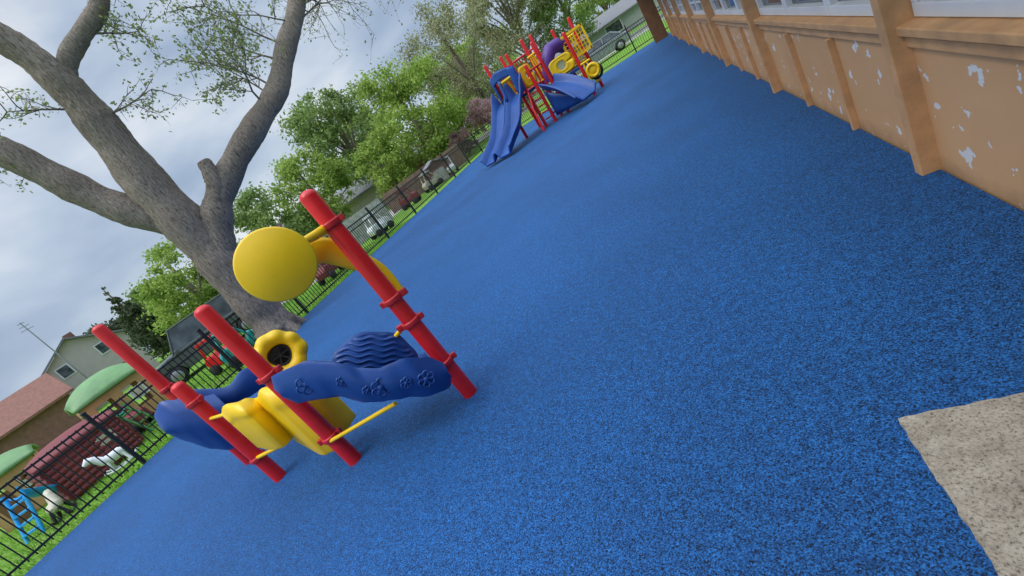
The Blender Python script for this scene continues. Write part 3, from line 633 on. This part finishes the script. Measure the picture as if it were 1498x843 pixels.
top(mb.obj('antenna_mast','steel'),'thin metal aerial mast behind the beige house','antenna')
def shed(az,r,w,d,h,wm,rm,label,rz):
    e=empty('garden_shed',P(az,r,-.05),label,'shed',rz=rz)
    mb=MB(); mb.prism([(-w/2,0),(w/2,0),(w/2,h),(0,h+.35),(-w/2,h)],(0,-d/2,0),(1,0,0),(0,0,1),(0,d,0)); mb.obj('wall',wm,e)
    mb=MB()
    for s_ in(-1,1): mb.prism([(0,h+.36),(s_*(w/2+.12),h-.02),(s_*(w/2+.12),h+.05),(0,h+.43)],(0,-d/2-.1,0),(1,0,0),(0,0,1),(0,d+.2,0))
    mb.obj('roof',rm,e); mb=MB(); mb.box((0,-d/2-.02,h*.42),(.7,.04,h*.8)); mb.obj('door','wood_fence',e)
shed(-28.2,26,1.4,1.2,.9,'brown_wall','roof_grey','small brown garden shed beyond the black fence',R(40))
# ------------------------------------------------------------------ cars
def car(loc,rz,paint,label,suv=False):
    e=empty('parked_car',loc,label,'car',rz=rz)
    h=1.75 if suv else 1.42; W=.88
    prof=[(-2.2,.35),(-2.25,.62),(-2.1,.85),(-1.2,.95 if not suv else 1.0),(1.5,1.0 if not suv else 1.05),(2.1,.92 if not suv else 1.05),(2.2,.6),(2.15,.35),(1.75,.3),(1.6,.6),(1.35,.68),(1.1,.6),(.95,.3),(-.95,.3),(-1.1,.6),(-1.35,.68),(-1.6,.6),(-1.75,.3)]
    mb=MB(); mb.prism([(x,z) for x,z in prof],(0,-W,0),(1,0,0),(0,0,1),(0,2*W,0)); mb.obj('body',paint,e,bevel=.05)
    rp=[(-1.1,.94),(-.45,h),(1.1,h),(1.75,.99)] if not suv else [(-1.0,.98),(-.6,h),(1.85,h),(2.1,1.0)]
    mb=MB(); k=.80; a_=[Vector((x,-W*(.96 if z<1.1 else k),z)) for x,z in rp]; b_=[Vector((v_.x,-v_.y,v_.z)) for v_ in a_]
    mb.add(a_+b_,[(0,1,2,3),(7,6,5,4),(0,4,5,1),(1,5,6,2),(2,6,7,3),(3,7,4,0)]); cab=mb.obj('cabin','glass',e,bevel=.04)
    mb=MB(); mb.box(((rp[1][0]+rp[2][0])/2,0,h+.01),(rp[2][0]-rp[1][0]+.1,2*W*k+.04,.06)); 
    for s_ in(-1,1):
        for (i,j) in((0,1),(3,2)):
            mb.tube([Vector((rp[i][0],s_*W*.97,rp[i][1])),Vector((rp[j][0],s_*W*(k+.01),rp[j][1]))],.035,6)
        mb.tube([Vector((.35,s_*W*.97,.97)),Vector((.4,s_*W*(k+.01),h))],.035,6)
    mb.obj('roof',paint,e,bevel=.02)
    for x in(-1.35,1.35):
        for s_ in(-1,1):
            mb=MB(); disc(Vector((x,s_*(W-.08),.33)),Vector((0,1,0)),.33,.2,mb,20); wl=mb.obj('wheel','rubber',e); mb=MB(); disc(Vector((x,s_*(W+.025),.33)),Vector((0,1,0)),.2,.03,mb,14); mb.obj('rim','steel',wl)
    for s_ in(-1,1):
        mb=MB(); mb.box((-2.2,s_*.62,.72),(.12,.32,.14)); mb.obj('headlight','lens',e,bevel=.02)
        mb=MB(); mb.box((2.16,s_*.66,.8),(.1,.25,.16)); mb.obj('taillight','red',e,bevel=.02)
        mb=MB(); mb.box((-.85,s_*(W+.08),1.02),(.12,.16,.12)); mb.obj('mirror',paint,e,bevel=.02)
    mb=MB(); mb.box((-2.24,0,.45),(.06,1.2,.16)); mb.obj('bumper','black',e)
    return e
car((-2.9,36.0,-.05),R(8),'car_silver','silver car parked along the kerb across the grass')
car((-17.6,10.0,-.05),R(60),'car_grey','dark grey off road vehicle parked behind the fence',True)
# ------------------------------------------------------------------ toys behind the left fence
def playhouse(loc,rz,w,d,hw,hr,wallm,roofm,label,log=False):
    e=empty('playhouse',loc,label,'playhouse',rz=rz)
    mb=MB()
    if log:
        nlog=7
        for s_ in(-1,1):
            for i in range(nlog):
                z=.09+i*(hw-.05)/nlog
                mb.tube([(-w/2,s_*d/2,z),(w/2,s_*d/2,z)],hw/nlog*.56,8); mb.tube([(s_*w/2,-d/2,z+.02),(s_*w/2,d/2,z+.02)],hw/nlog*.56,8)
    else:
        t=.05
        for s_ in(-1,1):
            mb.box((0,s_*d/2,.25),(w,t,.5)); mb.box((0,s_*d/2,hw-.12),(w,t,.24))
            for x in(-w/2+.12,0,w/2-.12): mb.box((x,s_*d/2,hw/2),(.24,t*1.04,hw-.01))
            mb.box((s_*w/2,0,.22),(t,d,.44)); mb.box((s_*w/2,0,hw-.12),(t,d,.24))
            for y in(-d/2+.1,d/2-.1): mb.box((s_*w/2,y,hw/2),(t*1.04,.2,hw-.01))
    mb.obj('wall',wallm,e,bevel=.01)
    mb=MB()
    def rf2(u,v):
        y=(v*2-1); x=(u*2-1); return Vector((x*(w/2+.10),y*(d/2+.12),hw+hr*(1-abs(y)**2.0)*(1-.6*abs(x)**2.5)-.04))
    mb.grid(rf2,14,16)
    ro=mb.obj('roof',roofm,e,solid=.06)
    for s_ in(-1,1):
        mb=MB(); mb.prism([(y*(d/2),hw-.02+hr*(1-abs(y)**2.0)*.32) for y in[-1,-.7,-.35,0,.35,.7,1]]+[(d/2,hw-.12),(-d/2,hw-.12)],(s_*w/2-.015,0,0),(0,1,0),(0,0,1),(.03,0,0))
        mb.obj('gable',wallm,e)
    mb=MB(); mb.box((-w*.22,-d/2-.03,.42),(w*.28,.04,.8)); mb.obj('door','brown_post' if not log else 'maroon',e)
    mb=MB(); mb.box((w*.25,-d/2-.035,hw*.62),(.36,.03,.34)); wd=mb.obj('window','white',e); mb=MB(); mb.box((w*.25,-d/2-.055,hw*.62),(.28,.02,.26)); mb.obj('pane','cream',wd)
    return e
p=P(-69.0,16.6,-.05); playhouse(p,R(68.6)+.1,1.5,1.2,1.38,.50,'orange','green_roof','orange toy playhouse with curved green roof on lawn')
p=P(-77.6,17.2,-.05); playhouse(p,R(76)-.1,1.3,1.1,1.20,.38,'orange','green_roof','orange toy playhouse with green roof beside log cabin')
p=P(-73.6,13.8,-.05); playhouse(p,R(73)+.2,1.4,1.0,0.95,.25,'maroon','maroon','maroon toy log cabin on the lawn',True)
def toy_slide(loc,rz,chm,ladm,label):
    e=empty('toy_slide',loc,label,'toy slide',rz=rz,sc=.8)
    mb=MB(); mb.grid(lambda u,v:Vector((u*1.3,(v-.5)*.42,.85*(1-u)**1.2+.08+.12*(abs(v*2-1)**3))),14,8); mb.obj('chute',chm,e,solid=.03)
    mb=MB()
    for s_ in(-1,1): mb.tube([(-.5,s_*.22,0),(-.05,s_*.22,.95),(.0,s_*.22,1.15)],.04,8)
    for i in range(4): mb.box((-.42+.11*i,0,.18+.22*i),(.16,.42,.04))
    mb.obj('ladder',ladm,e)
toy_slide(P(-69.6,14.6,-.05),R(200),'teal','toy_green','teal toy slide with green ladder on the lawn')
toy_slide(P(-78.2,13.0,-.05),R(120),'cyan','cyan','bright blue toy slide near the fence')
def rocker(loc,rz,mat,label,name='rocking_toy'):
    e=empty(name,loc,label,'toy',rz=rz,sc=.62)
    mb=MB(); mb.tube([(-.35,0,.42),(-.2,0,.45),(.1,0,.44),(.3,0,.52),(.42,0,.75),(.55,0,.82),(.68,0,.76)],[.06,.16,.17,.15,.11,.12,.05],12); mb.obj('body',mat,e)
    for s_ in(-1,1):
        mb=MB(); mb.tube([(-.5,s_*.2,.16),(-.3,s_*.2,.05),(0,s_*.2,.02),(.3,s_*.2,.05),(.5,s_*.2,.16)],.035,8); mb.tube([(-.22,s_*.1,.4),(-.28,s_*.2,.05)],.045,8); mb.tube([(.22,s_*.1,.4),(.28,s_*.2,.05)],.045,8); mb.obj('rocker','rubber' if mat=='cream' else mat,e)
rocker(P(-72.4,12.6,-.05),R(240),'white','white rocking toy animal on the lawn')
rocker(P(-77.4,12.3,-.05),R(150),'cream','cream rocking toy animal with dark rockers')
def trike(loc,rz,bm,label):
    e=empty('toy_car',loc,label,'toy car',rz=rz)
    mb=MB(); mb.prism([(-.5,.18),(-.55,.4),(-.45,.55),(-.1,.55),(.0,.42),(.2,.42),(.3,.6),(.55,.5),(.58,.2)],(0,-.25,0),(1,0,0),(0,0,1),(0,.5,0)); mb.obj('body',bm,e,bevel=.04)
    for x in(-.35,.38):
        for s_ in(-1,1): mb=MB(); disc(Vector((x,s_*.28,.16)),Vector((0,1,0)),.16,.1,mb,18); mb.obj('wheel','rubber',e)
    mb=MB(); 
    for s_ in(-1,1): mb.tube([(-.4,s_*.2,.5),(-.3,s_*.2,.95),(.1,s_*.2,.95),(.3,s_*.2,.55)],.03,8)
    mb.box((-.1,0,.97),(.5,.46,.05)); mb.obj('roof',bm,e)
trike(P(-70.2,15.6,-.05),R(30),'maroon','dark red toy car with roof parked on lawn')
trike(P(-60.0,14.5,-.05),R(10),'red','red toy car beside the black fence')
trike(P(-58.4,13.4,-.05),R(60),'teal','teal toy cart beside the black fence')
trike(P(-46.0,17.0,-.05),R(100),'maroon','dark red ride on toy beyond the fence')
trike(P(-43.0,18.0,-.05),R(40),'cream','cream toy cart in the yard')
trike(P(-38.0,20.0,-.05),R(70),'white','white toy cart on the paved path')
trike(P(-33.0,24.0,-.05),R(10),'maroon','maroon toy cart in the yard')
trike(P(-29.5,25.0,-.05),R(60),'cream','cream toy cart near board fence')
trike(P(-26.5,26.0,-.05),R(120),'white','white toy cart near board fence')
# ------------------------------------------------------------------ background trees
tree(P(-35,40,-.05),11.0,4.6,'leaf_mid','tall green broadleaf tree in full spring leaf',11,13000,.13,.28,.10)
tree(P(-41.5,36,-.05),7.4,3.2,'leaf_bright','medium green tree beside taller tree',12,10000,.12,.2,.10)
tree(P(-47.5,34,-.05),6.4,3.0,'leaf_mid','small bright green tree behind the houses',13,9000,.12,.15,.06)
tree(P(-27,34,-.05),8.6,4.2,'leaf_bright','bright green rounded tree behind black fence',14,15000,.12,.25,.03)
tree(P(-32.5,33,-.05),5.2,2.4,'leaf_bright','yellow green low tree behind black fence',33,7000,.11,.14,.03)
tree(P(-32,47,-.05),9.5,3.6,'leaf_bright','green tree behind other trees',24,8000,.15,.25,.08)
tree(P(-18.5,42,-.05),12.2,5.0,'leaf_olive','tall olive tree just coming into leaf',15,12000,.11,.3,.12,fill=.26)
tree(P(-20.5,60,-.05),12,4.6,'leaf_bright','green tree far behind the playground',16,9000,.17,.3,.08)
tree(P(-11.5,55,-.05),15.0,5.2,'leaf_olive','tall pale olive tree beyond the road',17,14000,.15,.3,.15,fill=.26)
tree(P(-6.0,60,-.05),12.0,4.8,'leaf_mid','green tree beyond the road',18,10000,.16,.3,.12)
tree(P(-2.2,82,-.05),11,5.2,'leaf_bright','low green tree behind the grey building',19,8000,.2,.3,.05)
tree(P(1.5,78,-.05),9,4.5,'leaf_mid','green tree beside the grey building',34,7000,.2,.3,.05)
tree(P(-15.5,75,-.05),13,6.0,'leaf_bright','large green tree in the distance',20,9000,.2,.3,.08)
tree(P(-19.4,36,-.05),3.2,1.7,'leaf_pink','small tree covered in pink blossom',21,4000,.08,.07,.15,name='blossom_tree')
tree(P(-15.5,45,-.05),4.4,2.4,'leaf_mid','low green shrub tree near blossom',26,4000,.12,.1,.02)
tree(P(-49.8,24,-.05),3.2,1.6,'leaf_red','small dark purplish tree behind the trunk',22,4500,.08,.08,.12)
tree(P(-23.5,31,-.05),2.0,1.2,'leaf_red','low reddish shrub beside board fence',35,2500,.07,.06,.05,name='shrub')
tree(P(-57.8,24,-.05),5.0,2.1,'leaf_bright','yellow green bushy tree behind the fence',23,11000,.08,.14,.05)
tree(P(-63.2,40,-.05),7.4,1.7,'leaf_dark','dark drooping conifer behind the playhouses',25,6000,.13,.16,.08,name='conifer_tree',shape='cone',fill=.5)
tree(P(-61.0,44,-.05),6.0,2.4,'leaf_mid','dull green tree behind the playhouses',27,6000,.14,.16,.05)
tree(P(-65.5,60,-.05),7,3,'leaf_dark','distant dark tree behind house',28,4000,.2,.2,.1)
tree(P(-76,68,-.05),7.0,3.5,'leaf_dark','distant dark tree behind brick house',29,4000,.2,.2,.1)
tree(P(-52.5,60,-.05),6.5,3.6,'leaf_mid','distant green tree behind the lawn',30,5000,.2,.2,.05)
tree(P(-23.0,40,-.05),5,2.8,'leaf_bright','rounded green shrub below taller trees',31,6000,.12,.14,.02)
tree(P(-38,55,-.05),8.5,4,'leaf_mid','green tree filling the skyline',32,6000,.18,.2,.05)
print('done')
